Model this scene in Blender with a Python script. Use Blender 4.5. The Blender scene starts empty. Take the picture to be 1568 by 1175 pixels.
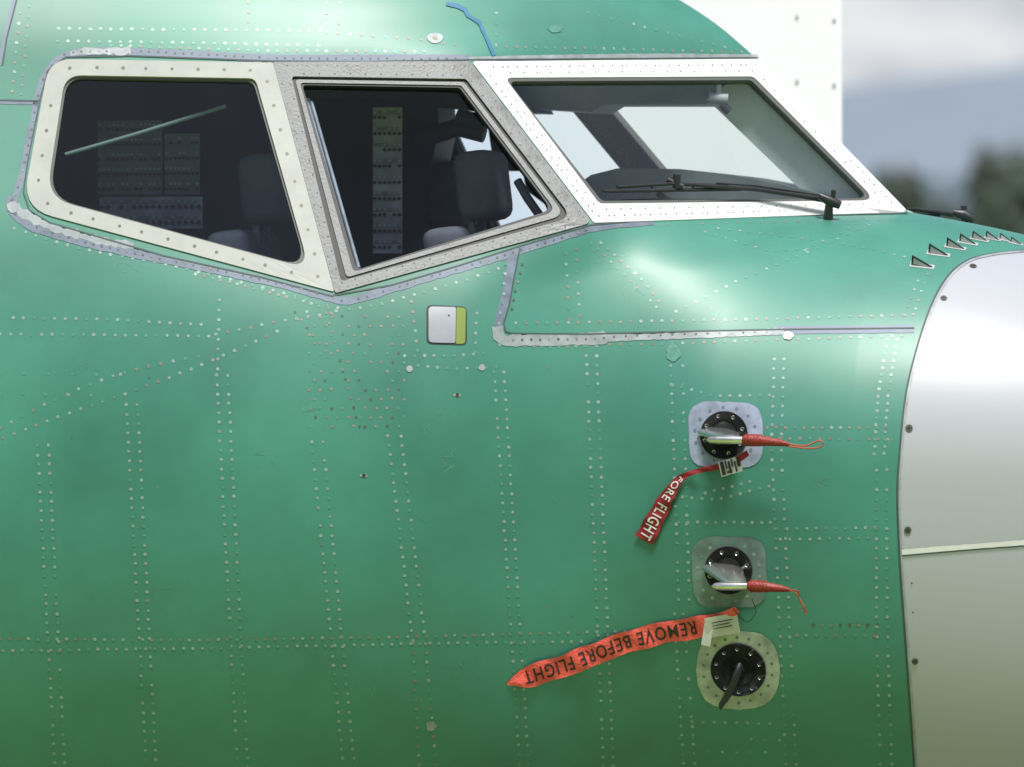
import bpy, math, random
import numpy as np
from mathutils import Vector, Matrix
random.seed(7)
sin,cos,pi=math.sin,math.cos,math.pi
TH=math.radians(13); D=30.0
Tg=Vector((0,-1.2,0)); fw=Vector((-sin(TH),cos(TH),0)); rt=Vector((cos(TH),sin(TH),0)); up=Vector((0,0,1))
CAM=Tg-fw*D
def ray(px,py): return fw+rt*((px-784)/15000)+up*((587.5-py)/15000)
def at_y(px,py,y):
    d=ray(px,py); return CAM+d*((y-CAM.y)/d.y)
def plane(a,b,c):
    n=(b-a).cross(c-a).normalized()
    if n.y>0:n=-n
    return n,n.dot(a)
def rp(px,py,pl):
    d=ray(px,py); return CAM+d*((pl[1]-pl[0].dot(CAM))/pl[0].dot(d))
def hp(pl,x,z): n,d=pl; return -(d-n.x*x-n.z*z)/n.y
# ---------------- fuselage definition
A=at_y(721,95,-.74); B=at_y(1160,91,0); C=at_y(1391,325,0)
P1=plane(A,B,C); Dp=rp(907,342,P1)
F=at_y(417,96,-.97); P2=plane(A,Dp,F); E=rp(512,449,P2)
G=at_y(70,92,-1.10); P3=plane(F,E,G); S=rp(30,321,P3)
KS=.028
def hband(x,z):
    hs=(hp(P1,x,z),hp(P2,x,z),hp(P3,x,z));m=min(hs)
    if m<=0:return 0.
    v=m-KS*math.log(sum(math.exp(-(h-m)/KS) for h in hs))*min(1,m/.15)
    return max(0.,v)
def sinterp(xs,ys):
    xs=list(xs);ys=list(ys);n=len(xs)
    dl=[(ys[i+1]-ys[i])/(xs[i+1]-xs[i]) for i in range(n-1)]
    m=[dl[0]]+[(dl[i-1]*(xs[i+1]-xs[i])+dl[i]*(xs[i]-xs[i-1]))/(xs[i+1]-xs[i-1]) for i in range(1,n-1)]+[dl[-1]]
    def f(x):
        if x<=xs[0]:return ys[0]
        if x>=xs[-1]:return ys[-1]
        i=0
        while xs[i+1]<x:i+=1
        h=xs[i+1]-xs[i];t=(x-xs[i])/h
        return (2*t**3-3*t*t+1)*ys[i]+(t**3-2*t*t+t)*h*m[i]+(-2*t**3+3*t*t)*ys[i+1]+(t**3-t*t)*h*m[i+1]
    return f
cp=[(-700,-300),(-300,-290),(0,-262),(400,-205),(784,-112),(900,-72),(1030,-6),(1100,40),(1160,91)]
cw=[at_y(a,b,0) for a,b in cp]; cw[-1]=B
crown=sinterp([p.x for p in cw],[p.z for p in cw])
ZM=-.30; LN=1.35
def lin(x,pts):
    if x<=pts[0][0]:return pts[0][1]
    for (a,b),(c,d) in zip(pts,pts[1:]):
        if x<=c:return b+(d-b)*(x-a)/(c-a)
    return pts[-1][1]
wl=[(G.x-.2,G.z),(G.x,G.z),(F.x,F.z),(A.x,A.z),(B.x,B.z),(C.x,C.z)]
sl=[(S.x-.8,S.z-.0),(S.x,S.z),(E.x,E.z),(Dp.x,Dp.z),(C.x,C.z)]
def sp(pl): return -(hp(pl,0,1)-hp(pl,0,0))
WC=.97
wx=[-2.2,S.x,E.x,(E.x+Dp.x)/2,Dp.x]
wy=[]
for x in wx:
    z=lin(x,sl);h=hband(x,z);s=sp(P3) if x<=E.x else sp(P2)
    wy.append(math.sqrt(h*h+s*h*(z-ZM)))
wx.append((Dp.x+C.x)/2);wy.append((wy[-1]+WC)/2+.02)
wx.append(C.x);wy.append(WC);wx.append(C.x+.25);wy.append(WC-.05)
Wf0=sinterp(wx,wy)
_xs=[-2.3+.02*i for i in range(int((B.x+2.3)/.02)+1)]
def _hs(x):
    w=max(.0,min(.45,(B.x-x)*.85));n=10;t=0;sw=0
    for k in range(-n,n+1):
        g=math.exp(-(k/n*1.8)**2/2);xx=x+w*k/n;t+=g*hband(xx,lin(xx,wl));sw+=g
    return t/sw
_ht=[_hs(x) for x in _xs]
def hsm(x): return float(np.interp(x,_xs,_ht))
def sec0(x):
    xe=x
    if x<-1.7: xe=-1.7-.4*(1-math.exp((x+1.7)/.4))
    if xe<=C.x:
        zt=crown(xe) if xe<B.x else lin(xe,wl)
        zw=lin(xe,wl);zs=lin(xe,sl)
        W=Wf0(xe);ys=hband(xe,zs)
        k=1-(ys/W)**2
        a=(zs-ZM)/math.sqrt(max(k,1e-6))
        hb=1.35+.45*min(1,max(0,(C.x-xe)/2.2))**1.7
    else:
        s=min(1,(x-C.x)/LN)
        zs=ZM+(C.z-ZM)*(1-.27*s)*max(0,1-s**2.8)**.5
        zt=zw=zs
        W=WC*(1-.26*s)*max(0,1-s**2.6)**.52
        a=max(1e-6,zs-ZM);hb=1.35*(1-.03*s)*max(0,1-s**2.6)**.55
    return xe,zt,zw,zs,W,a,hb
_ax=[-2.3+.02*i for i in range(int((C.x+LN+2.3)/.02))]
_av=[sec0(x)[5] for x in _ax]
def _as(i):
    x=_ax[i];w=min(.34,max(0,(C.x+LN-.1-x)*.6));n=int(w/.02)
    if n<1:return _av[i]
    t=sw=0
    for k in range(-n,n+1):
        j=min(len(_av)-1,max(0,i+k));g=math.exp(-(k/n*1.8)**2/2);t+=g*_av[j];sw+=g
    return t/sw
_asv=[_as(i) for i in range(len(_ax))]
def asm(x): return float(np.interp(x,_ax,_asv))
def sec(x): return sec0(x)
def ylow(xe,z,zs,W,a,asx):
    t=min(1,max(0,(zs-z)/.17));t=t*t*(3-2*t);ae=a+(asx-a)*t
    u=(z-ZM)/max(ae,1e-6);return W*math.sqrt(max(0,1-u*u))
def crownpar(xe,zt,zw):
    H=hband(xe,zw);d=max(zt-zw,1e-6)
    s=min(.42,.33*H/d)
    q=max(s*d*d/max(H-2*s*d,1e-5),1e-6)
    return H,q,d
def cfac(xe,z,zw,h,d):
    if h<1e-4:return 1.
    t=min(1,max(0,(z-zw)/min(.12,d*.7)));t=t*t*(3-2*t)
    return 1+(hsm(xe)/h-1)*t
def H(x,z):
    xe,zt,zw,zs,W,a,hb=sec(x)
    if z>=zt:return 0.
    if z>zw:
        h,q,d=crownpar(xe,zt,zw)
        u0=q/(q+d);W2=h/math.sqrt(max(1-u0*u0,1e-9))
        u=(z-zw+q)/(q+d)
        return W2*math.sqrt(max(0,1-u*u))*cfac(xe,z,zw,h,d)
    if z>zs: return hband(xe,z)
    if z>ZM: return ylow(xe,z,zs,W,a,asm(xe))
    u=(ZM-z)/hb if hb>0 else 1
    return W*math.sqrt(max(0,1-u*u))
def hit(px,py):
    y=-1.
    for i in range(14):
        p=at_y(px,py,y);y2=-H(p.x,p.z)
        if abs(y2-y)<1e-6:break
        y=y2
    return at_y(px,py,y)
def nrm(x,z,e=.006):
    hx=(H(x+e,z)-H(x-e,z))/(2*e);hz=(H(x,z+e)-H(x,z-e))/(2*e)
    return Vector((-hx,-1,-hz)).normalized()
def surf(px,py,off=0.):
    p=hit(px,py)
    return p+nrm(p.x,p.z)*off if off else p
# ---------------- materials
def mat(name,rgb,rough=.5,metal=0.,var=0.,scale=6.,bump=0.,bscale=60.,coat=0.,spec=.5,streak=None,rvar=0.,crough=.25,det=3):
    m=bpy.data.materials.new(name);m.use_nodes=True;nt=m.node_tree;b=nt.nodes['Principled BSDF']
    b.inputs['Base Color'].default_value=(*rgb,1);b.inputs['Roughness'].default_value=rough
    b.inputs['Metallic'].default_value=metal;b.inputs['Coat Weight'].default_value=coat;b.inputs['Coat Roughness'].default_value=crough
    b.inputs['Specular IOR Level'].default_value=spec
    tc=nt.nodes.new('ShaderNodeTexCoord')
    if var:
        mp=nt.nodes.new('ShaderNodeMapping')
        if streak: mp.inputs['Scale'].default_value=streak
        nt.links.new(tc.outputs['Object'],mp.inputs[0])
        n=nt.nodes.new('ShaderNodeTexNoise');n.inputs['Scale'].default_value=scale;n.inputs['Detail'].default_value=det
        n.inputs['Roughness'].default_value=.62
        nt.links.new(mp.outputs[0],n.inputs['Vector'])
        r=nt.nodes.new('ShaderNodeValToRGB');e=r.color_ramp.elements
        e[0].position=.3;e[1].position=.7
        e[0].color=(*[max(0,c*(1-var)) for c in rgb],1);e[1].color=(*[min(1,c*(1+var)) for c in rgb],1)
        nt.links.new(n.outputs[0],r.inputs[0]);nt.links.new(r.outputs[0],b.inputs['Base Color'])
        if rvar:
            mr=nt.nodes.new('ShaderNodeMapRange');mr.inputs[1].default_value=.3;mr.inputs[2].default_value=.7
            mr.inputs[3].default_value=rough-rvar;mr.inputs[4].default_value=rough+rvar
            nt.links.new(n.outputs[0],mr.inputs[0]);nt.links.new(mr.outputs[0],b.inputs['Roughness'])
    if bump:
        n2=nt.nodes.new('ShaderNodeTexNoise');n2.inputs['Scale'].default_value=bscale;n2.inputs['Detail'].default_value=1
        nt.links.new(tc.outputs['Object'],n2.inputs['Vector'])
        bp=nt.nodes.new('ShaderNodeBump');bp.inputs['Strength'].default_value=bump;bp.inputs['Distance'].default_value=.01
        nt.links.new(n2.outputs[0],bp.inputs['Height']);nt.links.new(bp.outputs[0],b.inputs['Normal'])
    return m
GREEN=(.041,.208,.155)
m_green=mat('green_primer',GREEN,.50,0.,.20,1.7,.14,1.9,.40,rvar=.06,crough=.36,det=9)
m_white=mat('white_paint',(.70,.70,.69),.38,0,.05,5)
m_cream=mat('cream_frame_paint',(.385,.39,.37),.5,0,.10,9,det=6)
m_metal=mat('bare_aluminium',(.175,.18,.185),.50,.2,.30,14,.08,120,rvar=.08)
m_metal2=mat('lavender_masked_metal',(.155,.185,.25),.5,.1,.25,18,rvar=.08)
m_silver=mat('silver_edge',(.29,.32,.34),.48,.1,.28,22,det=5)
m_seal=mat('black_seal',(.018,.018,.02),.5)
m_dseal=mat('grey_seal',(.09,.095,.09),.5)
m_black=mat('black_metal',(.02,.021,.023),.38,0,.3,30)
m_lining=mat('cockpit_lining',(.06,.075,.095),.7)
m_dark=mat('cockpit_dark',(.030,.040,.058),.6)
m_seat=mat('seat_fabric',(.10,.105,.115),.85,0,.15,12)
m_panelw=mat('panel_labels',(.7,.7,.68),.6)
m_panelg=mat('panel_grey',(.30,.32,.35),.55,0,.2,12)
m_strip=mat('pale_green_strip',(.15,.21,.15),.5)
m_rp=mat('rivet_pale',(.25,.35,.325),.42,.15,.25,40)
m_rr=mat('rivet_pink',(.22,.22,.175),.45,.1,.3,40)
m_rd=mat('rivet_dark',(.03,.035,.03),.5)
m_rdm=mat('rivet_brown',(.08,.10,.07),.5)
m_rg=mat('rivet_greenish',(.10,.27,.215),.4,.1,.2,40)
m_screw=mat('screw_steel',(.12,.115,.09),.4,.4)
m_line=mat('seam_dark',(.045,.075,.07),.6)
m_blue=mat('blue_tape',(.025,.16,.30),.5)
m_red=mat('red_cloth_dark',(.25,.010,.016),.7,0,.2,30,.2,200)
m_redf=mat('red_cloth_fluorescent',(.87,.11,.09),.6,0,.15,25,.3,120)
m_txtw=mat('white_print',(.7,.7,.7),.6)
m_txtk=mat('black_print',(.03,.02,.02),.6)
m_tag=mat('paper_tag',(.54,.53,.47),.7,0,.1,20)
m_orange=mat('orange_cord',(.40,.09,.035),.7)
m_redt=mat('red_rubber_sleeve',(.25,.022,.016),.5,0,.25,60,.3,150)
m_probe=mat('probe_steel',(.62,.61,.60),.26,.95,.2,16)
m_yel=mat('yellow_green_primer',(.20,.27,.05),.5)
def glassmat(name,tint,f0=.04,boost=1.):
    m=bpy.data.materials.new(name);m.use_nodes=True;nt=m.node_tree;nt.nodes.clear()
    o=nt.nodes.new('ShaderNodeOutputMaterial');mx=nt.nodes.new('ShaderNodeMixShader')
    t=nt.nodes.new('ShaderNodeBsdfTransparent');t.inputs[0].default_value=(*tint,1)
    g=nt.nodes.new('ShaderNodeBsdfGlossy');g.inputs['Roughness'].default_value=.02;g.inputs[0].default_value=(.85,.93,1,1)
    f=nt.nodes.new('ShaderNodeLayerWeight');f.inputs[0].default_value=.5
    pw=nt.nodes.new('ShaderNodeMath');pw.operation='POWER';pw.inputs[1].default_value=5
    mu=nt.nodes.new('ShaderNodeMath');mu.operation='MULTIPLY_ADD';mu.inputs[1].default_value=boost;mu.inputs[2].default_value=f0
    nt.links.new(f.outputs['Facing'],pw.inputs[0]);nt.links.new(pw.outputs[0],mu.inputs[0]);nt.links.new(mu.outputs[0],mx.inputs[0])
    nt.links.new(t.outputs[0],mx.inputs[1]);nt.links.new(g.outputs[0],mx.inputs[2]);nt.links.new(mx.outputs[0],o.inputs[0])
    return m
m_g3=glassmat('side_window_glass',(.74,.81,.92),.04)
m_g2=glassmat('sliding_window_glass',(.84,.89,.96),.02)
m_g1=glassmat('windshield_glass',(.94,.98,.97),.09)
# ---------------- builders
def link(o,parent=None):
    bpy.context.scene.collection.objects.link(o)
    if parent:o.parent=parent
    return o
def empty(name,loc=(0,0,0)):
    o=bpy.data.objects.new(name,None);o.location=loc;o.empty_display_size=.2;return link(o)
class MB:
    def __init__(s):s.v=[];s.f=[];s.m=[];s.mats=[]
    def mi(s,m):
        if m not in s.mats:s.mats.append(m)
        return s.mats.index(m)
    def add(s,vs,fs,m,mirror=False):
        k=s.mi(m);o=len(s.v);s.v+= [tuple(v) for v in vs]
        for f in fs:s.f.append([o+i for i in f]);s.m.append(k)
        if mirror:
            o=len(s.v);s.v+=[(v[0],-v[1],v[2]) for v in vs]
            for f in fs:s.f.append([o+i for i in reversed(f)]);s.m.append(k)
    def grid(s,rows,m,mirror=False,close=False):
        n=len(rows[0]);vs=[p for r in rows for p in r];fs=[]
        for i in range(len(rows)-1):
            for j in range(n if close else n-1):
                j2=(j+1)%n
                fs.append((i*n+j,i*n+j2,(i+1)*n+j2,(i+1)*n+j))
        s.add(vs,fs,m,mirror)
    def build(s,name,parent=None,smooth=True):
        me=bpy.data.meshes.new(name);me.from_pydata(s.v,[],s.f)
        for m in s.mats:me.materials.append(m)
        me.polygons.foreach_set('material_index',s.m)
        me.polygons.foreach_set('use_smooth',[smooth]*len(s.f));me.update()
        return link(bpy.data.objects.new(name,me),parent)
def rpoly(cs,seg=7,es=14):
    n=len(cs);out=[];arcs=[]
    for i in range(n):
        p=Vector(cs[i][:2]);a=Vector(cs[i-1][:2]);b=Vector(cs[(i+1)%n][:2]);r=cs[i][2]
        u=(a-p).normalized();v=(b-p).normalized();ang=u.angle(v);t=r/math.tan(ang/2)
        s=p+u*t;e=p+v*t
        arcs.append([s.lerp(p,k/seg).lerp(p.lerp(e,k/seg),k/seg) for k in range(seg+1)])
    for i in range(n):
        out+=arcs[i];e=arcs[i][-1];s=arcs[(i+1)%n][0]
        out+=[e.lerp(s,k/es) for k in range(1,es)]
    return out
def mixp(a,b,t):return [p.lerp(q,t) for p,q in zip(a,b)]
def ring(mb,outer,inner,m,off=.004,depth=.03,base=-.002,mirror=True,depthmat=None):
    o0=[surf(p.x,p.y,base) for p in outer];o1=[surf(p.x,p.y,off) for p in outer]
    i1=[surf(p.x,p.y,off) for p in inner];i0=[surf(p.x,p.y,-depth) for p in inner]
    mid=[surf(p.x,p.y,off) for p in mixp(outer,inner,.5)]
    for a,b,mm in ((o0,o1,m),(o1,mid,m),(mid,i1,m),(i1,i0,depthmat or m)):
        mb.grid([a,b],mm,mirror,True)
def resample(pts,st):
    out=[];P=[Vector(p) for p in pts]
    for a,b in zip(P,P[1:]):
        n=max(1,int((b-a).length/st+.5));out+=[a.lerp(b,k/n) for k in range(n)]
    out.append(P[-1]);return out
def spath(pts,st=6):
    P=[Vector(p) for p in pts];P=[P[0]*2-P[1]]+P+[P[-1]*2-P[-2]];o=[]
    for i in range(1,len(P)-2):
        n=max(1,int((P[i+1]-P[i]).length/st+.5))
        for k in range(n):
            t=k/n
            o.append(.5*((2*P[i])+(P[i+1]-P[i-1])*t+(2*P[i-1]-5*P[i]+4*P[i+1]-P[i+2])*t*t+(3*P[i]-P[i-1]-3*P[i+1]+P[i+2])*t**3))
    o.append(P[-2]);return o
def perp(P,i):
    a=P[max(0,i-1)];b=P[min(len(P)-1,i+1)];d=Vector((b.x-a.x,b.y-a.y)).normalized();return Vector((-d.y,d.x))
def ribbon(mb,pts,w,m,off=.002,smooth=True,jit=0.,st=7,mirror=False):
    P=spath(pts,st) if smooth else resample(pts,st)
    rows=[]
    for i,p in enumerate(P):
        n=perp(P,i);wi=w+random.uniform(-jit,jit);k=max(1,int(w/9))
        w1=wi/2+random.uniform(-jit,jit)/2
        rows.append([surf(p.x+n.x*(-w1+(w1+wi/2)*j/k),p.y+n.y*(-w1+(w1+wi/2)*j/k),off) for j in range(k+1)])
    mb.grid(rows,m,mirror)
def patch(mb,poly,m,off=.002,rings=6,mirror=False):
    c=sum(poly,Vector((0,0)))/len(poly);rows=[]
    for k in range(rings+1):
        t=k/rings*.995+.005;rows.append([surf(*(c.lerp(p,t)),off) for p in poly])
    mb.grid(rows,m,mirror,True)
def disc(mb,c,n,r,m,h=0.,seg=8):
    u=n.cross(Vector((0,0,1))).normalized();v=n.cross(u).normalized()
    pts=[c+(u*cos(2*pi*k/seg)+v*sin(2*pi*k/seg))*r+n*h for k in range(seg)]
    fs=[tuple(range(seg))];vs=list(pts)
    if h>.002:
        vs+=[p-n*h for p in pts]
        fs+=[(k,(k+1)%seg,seg+(k+1)%seg,seg+k) for k in range(seg)]
    mb.add(vs,fs,m)
def loft(mb,secs,m,seg=14,cap=True):
    rows=[[c+a*cos(2*pi*k/seg)+b*sin(2*pi*k/seg) for k in range(seg)] for c,a,b in secs]
    mb.grid(rows,m,False,True)
    if cap:
        mb.add(rows[0],[tuple(range(seg))],m);mb.add(rows[-1],[tuple(reversed(range(seg)))],m)
def tube(mb,pts,r,m,seg=8):
    pts=[Vector(p) for p in pts];secs=[]
    for i,p in enumerate(pts):
        d=(pts[min(i+1,len(pts)-1)]-pts[max(i-1,0)]).normalized()
        a=d.cross(Vector((.13,.3,.94))).normalized();b=d.cross(a)
        ri=r[i] if isinstance(r,(list,tuple)) else r
        secs.append((p,a*ri,b*ri))
    loft(mb,secs,m,seg)
def prism(name,poly,y0,th,m,parent,smooth=False):
    a=[at_y(x,y,y0) for x,y in poly];n=len(a);b=[p+Vector((0,th,0)) for p in a];mb=MB()
    mb.add(a+b,[tuple(range(n)),tuple(range(2*n-1,n-1,-1))]+[(k,(k+1)%n,n+(k+1)%n,n+k) for k in range(n)],m);return mb.build(name,parent,smooth)
def rbox(name,c,size,m,bev=.02,rot=(0,0,0),parent=None,seg=3):
    import bmesh
    me=bpy.data.meshes.new(name);b=bmesh.new();bmesh.ops.create_cube(b,size=1)
    bmesh.ops.scale(b,vec=size,verts=b.verts)
    if bev:bmesh.ops.bevel(b,geom=b.edges[:],offset=bev,segments=seg,affect='EDGES',profile=.6)
    b.to_mesh(me);b.free();me.materials.append(m)
    for p in me.polygons:p.use_smooth=bev>.008
    o=bpy.data.objects.new(name,me);o.location=c;o.rotation_euler=rot;return link(o,parent)
# ---------------- plane root
plane_root=empty('airliner')
w3o=rpoly([(76,91,42),(418,97,3),(512,448,3),(34,320,52)])
w3i=rpoly([(100,116,30),(391,121,14),(474,413,20),(71,304,46)])
w2o=rpoly([(418,96,3),(719,95,3),(906,342,8),(513,450,4)])
w2i=rpoly([(446,118,5),(713,122,8),(875,334,14),(522,432,6)])
w2j=rpoly([(459,127,5),(706,131,8),(852,324,12),(541,417,8)])
w1o=rpoly([(722,95,3),(1163,91,6),(1390,326,4),(909,342,6)])
w1i=rpoly([(772,120,6),(1153,118,14),(1341,308,10),(917,313,14)])
w1s=rpoly([(778,125,6),(1150,123,12),(1331,304,8),(921,308,12)])
def to_xz(poly): return [(lambda p:(p.x,p.z))(hit(p.x,p.y)) for p in poly]
masks=[to_xz(mixp(w3o,w3i,.6)),to_xz(mixp(w2o,w2i,.6)),to_xz(mixp(w1o,w1i,.6))]
bbs=[(min(p[0] for p in m),max(p[0] for p in m),min(p[1] for p in m),max(p[1] for p in m)) for m in masks]
def inside(x,z):
    for m,bb in zip(masks,bbs):
        if not(bb[0]<x<bb[1] and bb[2]<z<bb[3]):continue
        c=False;j=len(m)-1
        for i in range(len(m)):
            if (m[i][1]>z)!=(m[j][1]>z) and x<(m[j][0]-m[i][0])*(z-m[i][1])/(m[j][1]-m[i][1])+m[i][0]:c=not c
            j=i
        if c:return True
    return False
xs=[-9,-7,-5,-4,-3.2,-2.8,-2.5,-2.3,-2.1,-2.0]+list(np.arange(-1.92,C.x+.3,.013))+[C.x+LN*(.24+.76*sin(k/60*pi/2)) for k in range(1,61)]
xs+= [A.x,B.x-1e-4,B.x,C.x,C.x-1e-4,Dp.x,E.x,F.x,G.x];xs=sorted(set(round(float(x),6) for x in xs if x<C.x+LN*.99999))+[C.x+LN*.9999]
N1,N2,N3,N4=36,56,70,44
def column(x,ins=0.):
    xe,zt,zw,zs,W,a,hb=sec(x);col=[]
    h,q,d=crownpar(xe,zt,zw) if xe<B.x else (0,1e-6,1e-6)
    p0=math.asin(min(1,q/(q+d)))
    W2=h/max(cos(p0),1e-6)
    for k in range(N1):
        ph=pi/2+(p0-pi/2)*k/N1
        z=zw-q+(q+d)*sin(ph);y=W2*cos(ph)*cfac(xe,z,zw,h,d)
        if xe>=B.x: z=zt;y=0
        col.append((x,-y,z))
    for k in range(N2):
        z=zw+(zs-zw)*k/N2;col.append((x,-(hband(xe,z) if zw-zs>1e-6 else 0),z))
    ps=math.asin(min(1,(zs-ZM)/a));ax_=asm(xe)
    for k in range(N3):
        ph=ps*(1-k/N3);z=ZM+a*sin(ph);col.append((x,-ylow(xe,z,zs,W,a,ax_) if k or xe<C.x else 0.,z))
    for k in range(N4+1):
        ph=pi/2*k/N4;col.append((x,-W*cos(ph),ZM-hb*sin(ph)))
    return col
cols=[column(x) for x in xs]
nr=len(cols[0])
def skinmesh(name,mat_,cl,inner=False):
    import bmesh
    mb=MB();vs=[p for c in cl for p in c];fs=[]
    for i in range(len(cl)-1):
        for j in range(nr-1):
            a,b,c,d=cl[i][j],cl[i][j+1],cl[i+1][j+1],cl[i+1][j]
            cx=(a[0]+b[0]+c[0]+d[0])/4;cz=(a[2]+b[2]+c[2]+d[2])/4
            if N1-2<=j<=N1+N2+4 and inside(cx,cz):continue
            fs.append((i*nr+j,i*nr+j+1,(i+1)*nr+j+1,(i+1)*nr+j))
    mb.add(vs,fs,mat_,True)
    me=bpy.data.meshes.new(name);me.from_pydata(mb.v,[],mb.f);me.materials.append(mat_)
    b=bmesh.new();b.from_mesh(me);bmesh.ops.remove_doubles(b,verts=b.verts,dist=.00005)
    bmesh.ops.dissolve_degenerate(b,dist=1e-6,edges=b.edges[:])
    bmesh.ops.recalc_face_normals(b,faces=b.faces)
    if not inner:
        es=[e for e in b.edges if e.is_boundary and abs(e.verts[0].co.x+9)<.01 and abs(e.verts[1].co.x+9)<.01]
        if es:bmesh.ops.holes_fill(b,edges=es,sides=0)
    b.to_mesh(me);b.free()
    for p in me.polygons:p.use_smooth=True
    return link(bpy.data.objects.new(name,me),plane_root)
brk=[(1568,384),(1520,389),(1480,400),(1450,425),(1425,470),(1402,540),(1386,610),(1377,700),(1374,760),(1377,850),(1384,950),(1392,1060),(1402,1200),(1415,1320)]
bxz=[hit(*p) for p in brk]
m_skin=m_green.copy();m_skin.name='fuselage_skin'
nt=m_skin.node_tree;b=nt.nodes['Principled BSDF'];out=nt.nodes['Material Output']
g=nt.nodes.new('ShaderNodeNewGeometry');sx=nt.nodes.new('ShaderNodeSeparateXYZ');nt.links.new(g.outputs['Position'],sx.inputs[0])
mr=nt.nodes.new('ShaderNodeMapRange');zlo,zhi=bxz[-1].z,.6
mr.inputs[1].default_value=zlo;mr.inputs[2].default_value=zhi;nt.links.new(sx.outputs['Z'],mr.inputs[0])
fc=nt.nodes.new('ShaderNodeFloatCurve');cv=fc.mapping.curves[0]
x0,x1=1.0,2.6
bl=sorted([((p.z-zlo)/(zhi-zlo),(p.x-x0)/(x1-x0)) for p in bxz])
bl.append((min(.99,bl[-1][0]+.06),min(1,bl[-1][1]+.3)))
while len(cv.points)<len(bl):cv.points.new(.5,.5)
for pt,q in zip(cv.points,bl):pt.location=q;pt.handle_type='AUTO'
fc.mapping.update()
nt.links.new(mr.outputs[0],fc.inputs[1])
m2=nt.nodes.new('ShaderNodeMapRange');m2.inputs[1].default_value=0;m2.inputs[2].default_value=1;m2.inputs[3].default_value=x0;m2.inputs[4].default_value=x1
nt.links.new(fc.outputs[0],m2.inputs[0])
gt=nt.nodes.new('ShaderNodeMath');gt.operation='GREATER_THAN';nt.links.new(sx.outputs['X'],gt.inputs[0]);nt.links.new(m2.outputs[0],gt.inputs[1])
pr=nt.nodes.new('ShaderNodeBsdfPrincipled');pr.inputs['Base Color'].default_value=(.40,.41,.45,1);pr.inputs['Roughness'].default_value=.40;pr.inputs['Coat Weight'].default_value=.3;pr.inputs['Coat Roughness'].default_value=.25
mx=nt.nodes.new('ShaderNodeMixShader');nt.links.new(gt.outputs[0],mx.inputs[0]);nt.links.new(b.outputs[0],mx.inputs[1]);nt.links.new(pr.outputs[0],mx.inputs[2]);nt.links.new(mx.outputs[0],out.inputs[0])
skinmesh('fuselage_skin',m_skin,cols)
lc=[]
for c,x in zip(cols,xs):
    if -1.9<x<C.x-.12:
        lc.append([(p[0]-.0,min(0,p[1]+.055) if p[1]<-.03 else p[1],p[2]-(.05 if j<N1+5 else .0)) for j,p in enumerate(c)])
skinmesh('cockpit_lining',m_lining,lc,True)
# frames
mb=MB()
ring(mb,w3o,w3i,m_cream,.0045,.02)
ring(mb,w3i,mixp(w3i,w3o,-.12),m_dseal,-.004,.02,-.01)
mb.build('side_window_frame',plane_root,False)
mb=MB()
ring(mb,w2o,w2i,m_metal,.005,.02)
ring(mb,w2i,mixp(w2i,w2j,.45),m_seal,-.003,.02,-.015)
ring(mb,mixp(w2i,w2j,.45),w2j,m_metal,.001,.03,-.02,depthmat=m_dseal)
ring(mb,mixp(w2i,w2j,.9),mixp(w2i,w2j,1.3),m_seal,-.003,.02,-.01)
mb.build('sliding_window_frame',plane_root,False)
mb=MB()
ring(mb,w1o,w1i,m_white,.0035,.006)
ring(mb,w1i,w1s,m_dseal,.001,.02,-.01)
mb.build('windshield_frame',plane_root,False)
mb=MB()
def pane(poly,m,off=-.014):
    c=sum(poly,Vector((0,0)))/len(poly)
    rows=[[surf(*c.lerp(p,k/5*.995+.005),off) for p in poly] for k in range(6)]
    mb.grid(rows,m,True,True)
pane(mixp(w3i,w3o,.15),m_g3);pane(mixp(w2j,w2i,.3),m_g2,-.02);pane(mixp(w1s,w1i,.7),m_g1,-.012)
mb.build('window_glass',plane_root,True)
# trim bands
tb=MB()
ribbon(tb,[(16,300),(17,322),(30,336),(60,352),(130,372),(220,392),(330,414),(430,436),(500,455),(530,461),(570,452),(650,427),(760,395),(850,367),(905,350),(950,343),(1000,340)],12,m_metal2,.0012,jit=1.8,mirror=True)
ribbon(tb,[(24,318),(40,330),(90,352),(150,368),(205,378)],12,m_silver,.0016,jit=5)
ribbon(tb,[(14,325),(24,300),(38,250),(50,190),(60,140),(72,112),(88,92),(110,82),(150,79),(200,80)],11,m_metal2,.0012,jit=1.5,mirror=True)
ribbon(tb,[(200,80),(300,84),(420,90),(560,90),(700,90),(718,92)],12,m_metal2,.0012,jit=1.2,mirror=True)
ribbon(tb,[(108,82),(130,79),(160,79),(200,77)],10,m_silver,.0018,jit=3)
ribbon(tb,[(718,91),(840,88),(1000,86),(1160,87)],7,m_silver,.0012,jit=.5,mirror=True)
ribbon(tb,[(787,385),(780,420),(772,462),(763,500)],14,m_metal2,.0012,jit=1,mirror=True)
ribbon(tb,[(762,500),(764,515),(775,522),(800,521),(870,520),(930,518)],18,m_silver,.0016,jit=3,mirror=True)
ribbon(tb,[(925,518),(1000,516),(1080,513),(1160,510),(1200,508)],10,m_silver,.0015,jit=2,mirror=True)
ribbon(tb,[(1190,506),(1300,505),(1400,504)],12,m_metal2,.0012,jit=1,mirror=True)
ribbon(tb,[(0,157),(30,158),(58,158)],5,m_metal2,.0012)
ribbon(tb,[(22,-5),(14,30),(5,70),(-2,100)],6,m_metal2,.0012)
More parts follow.
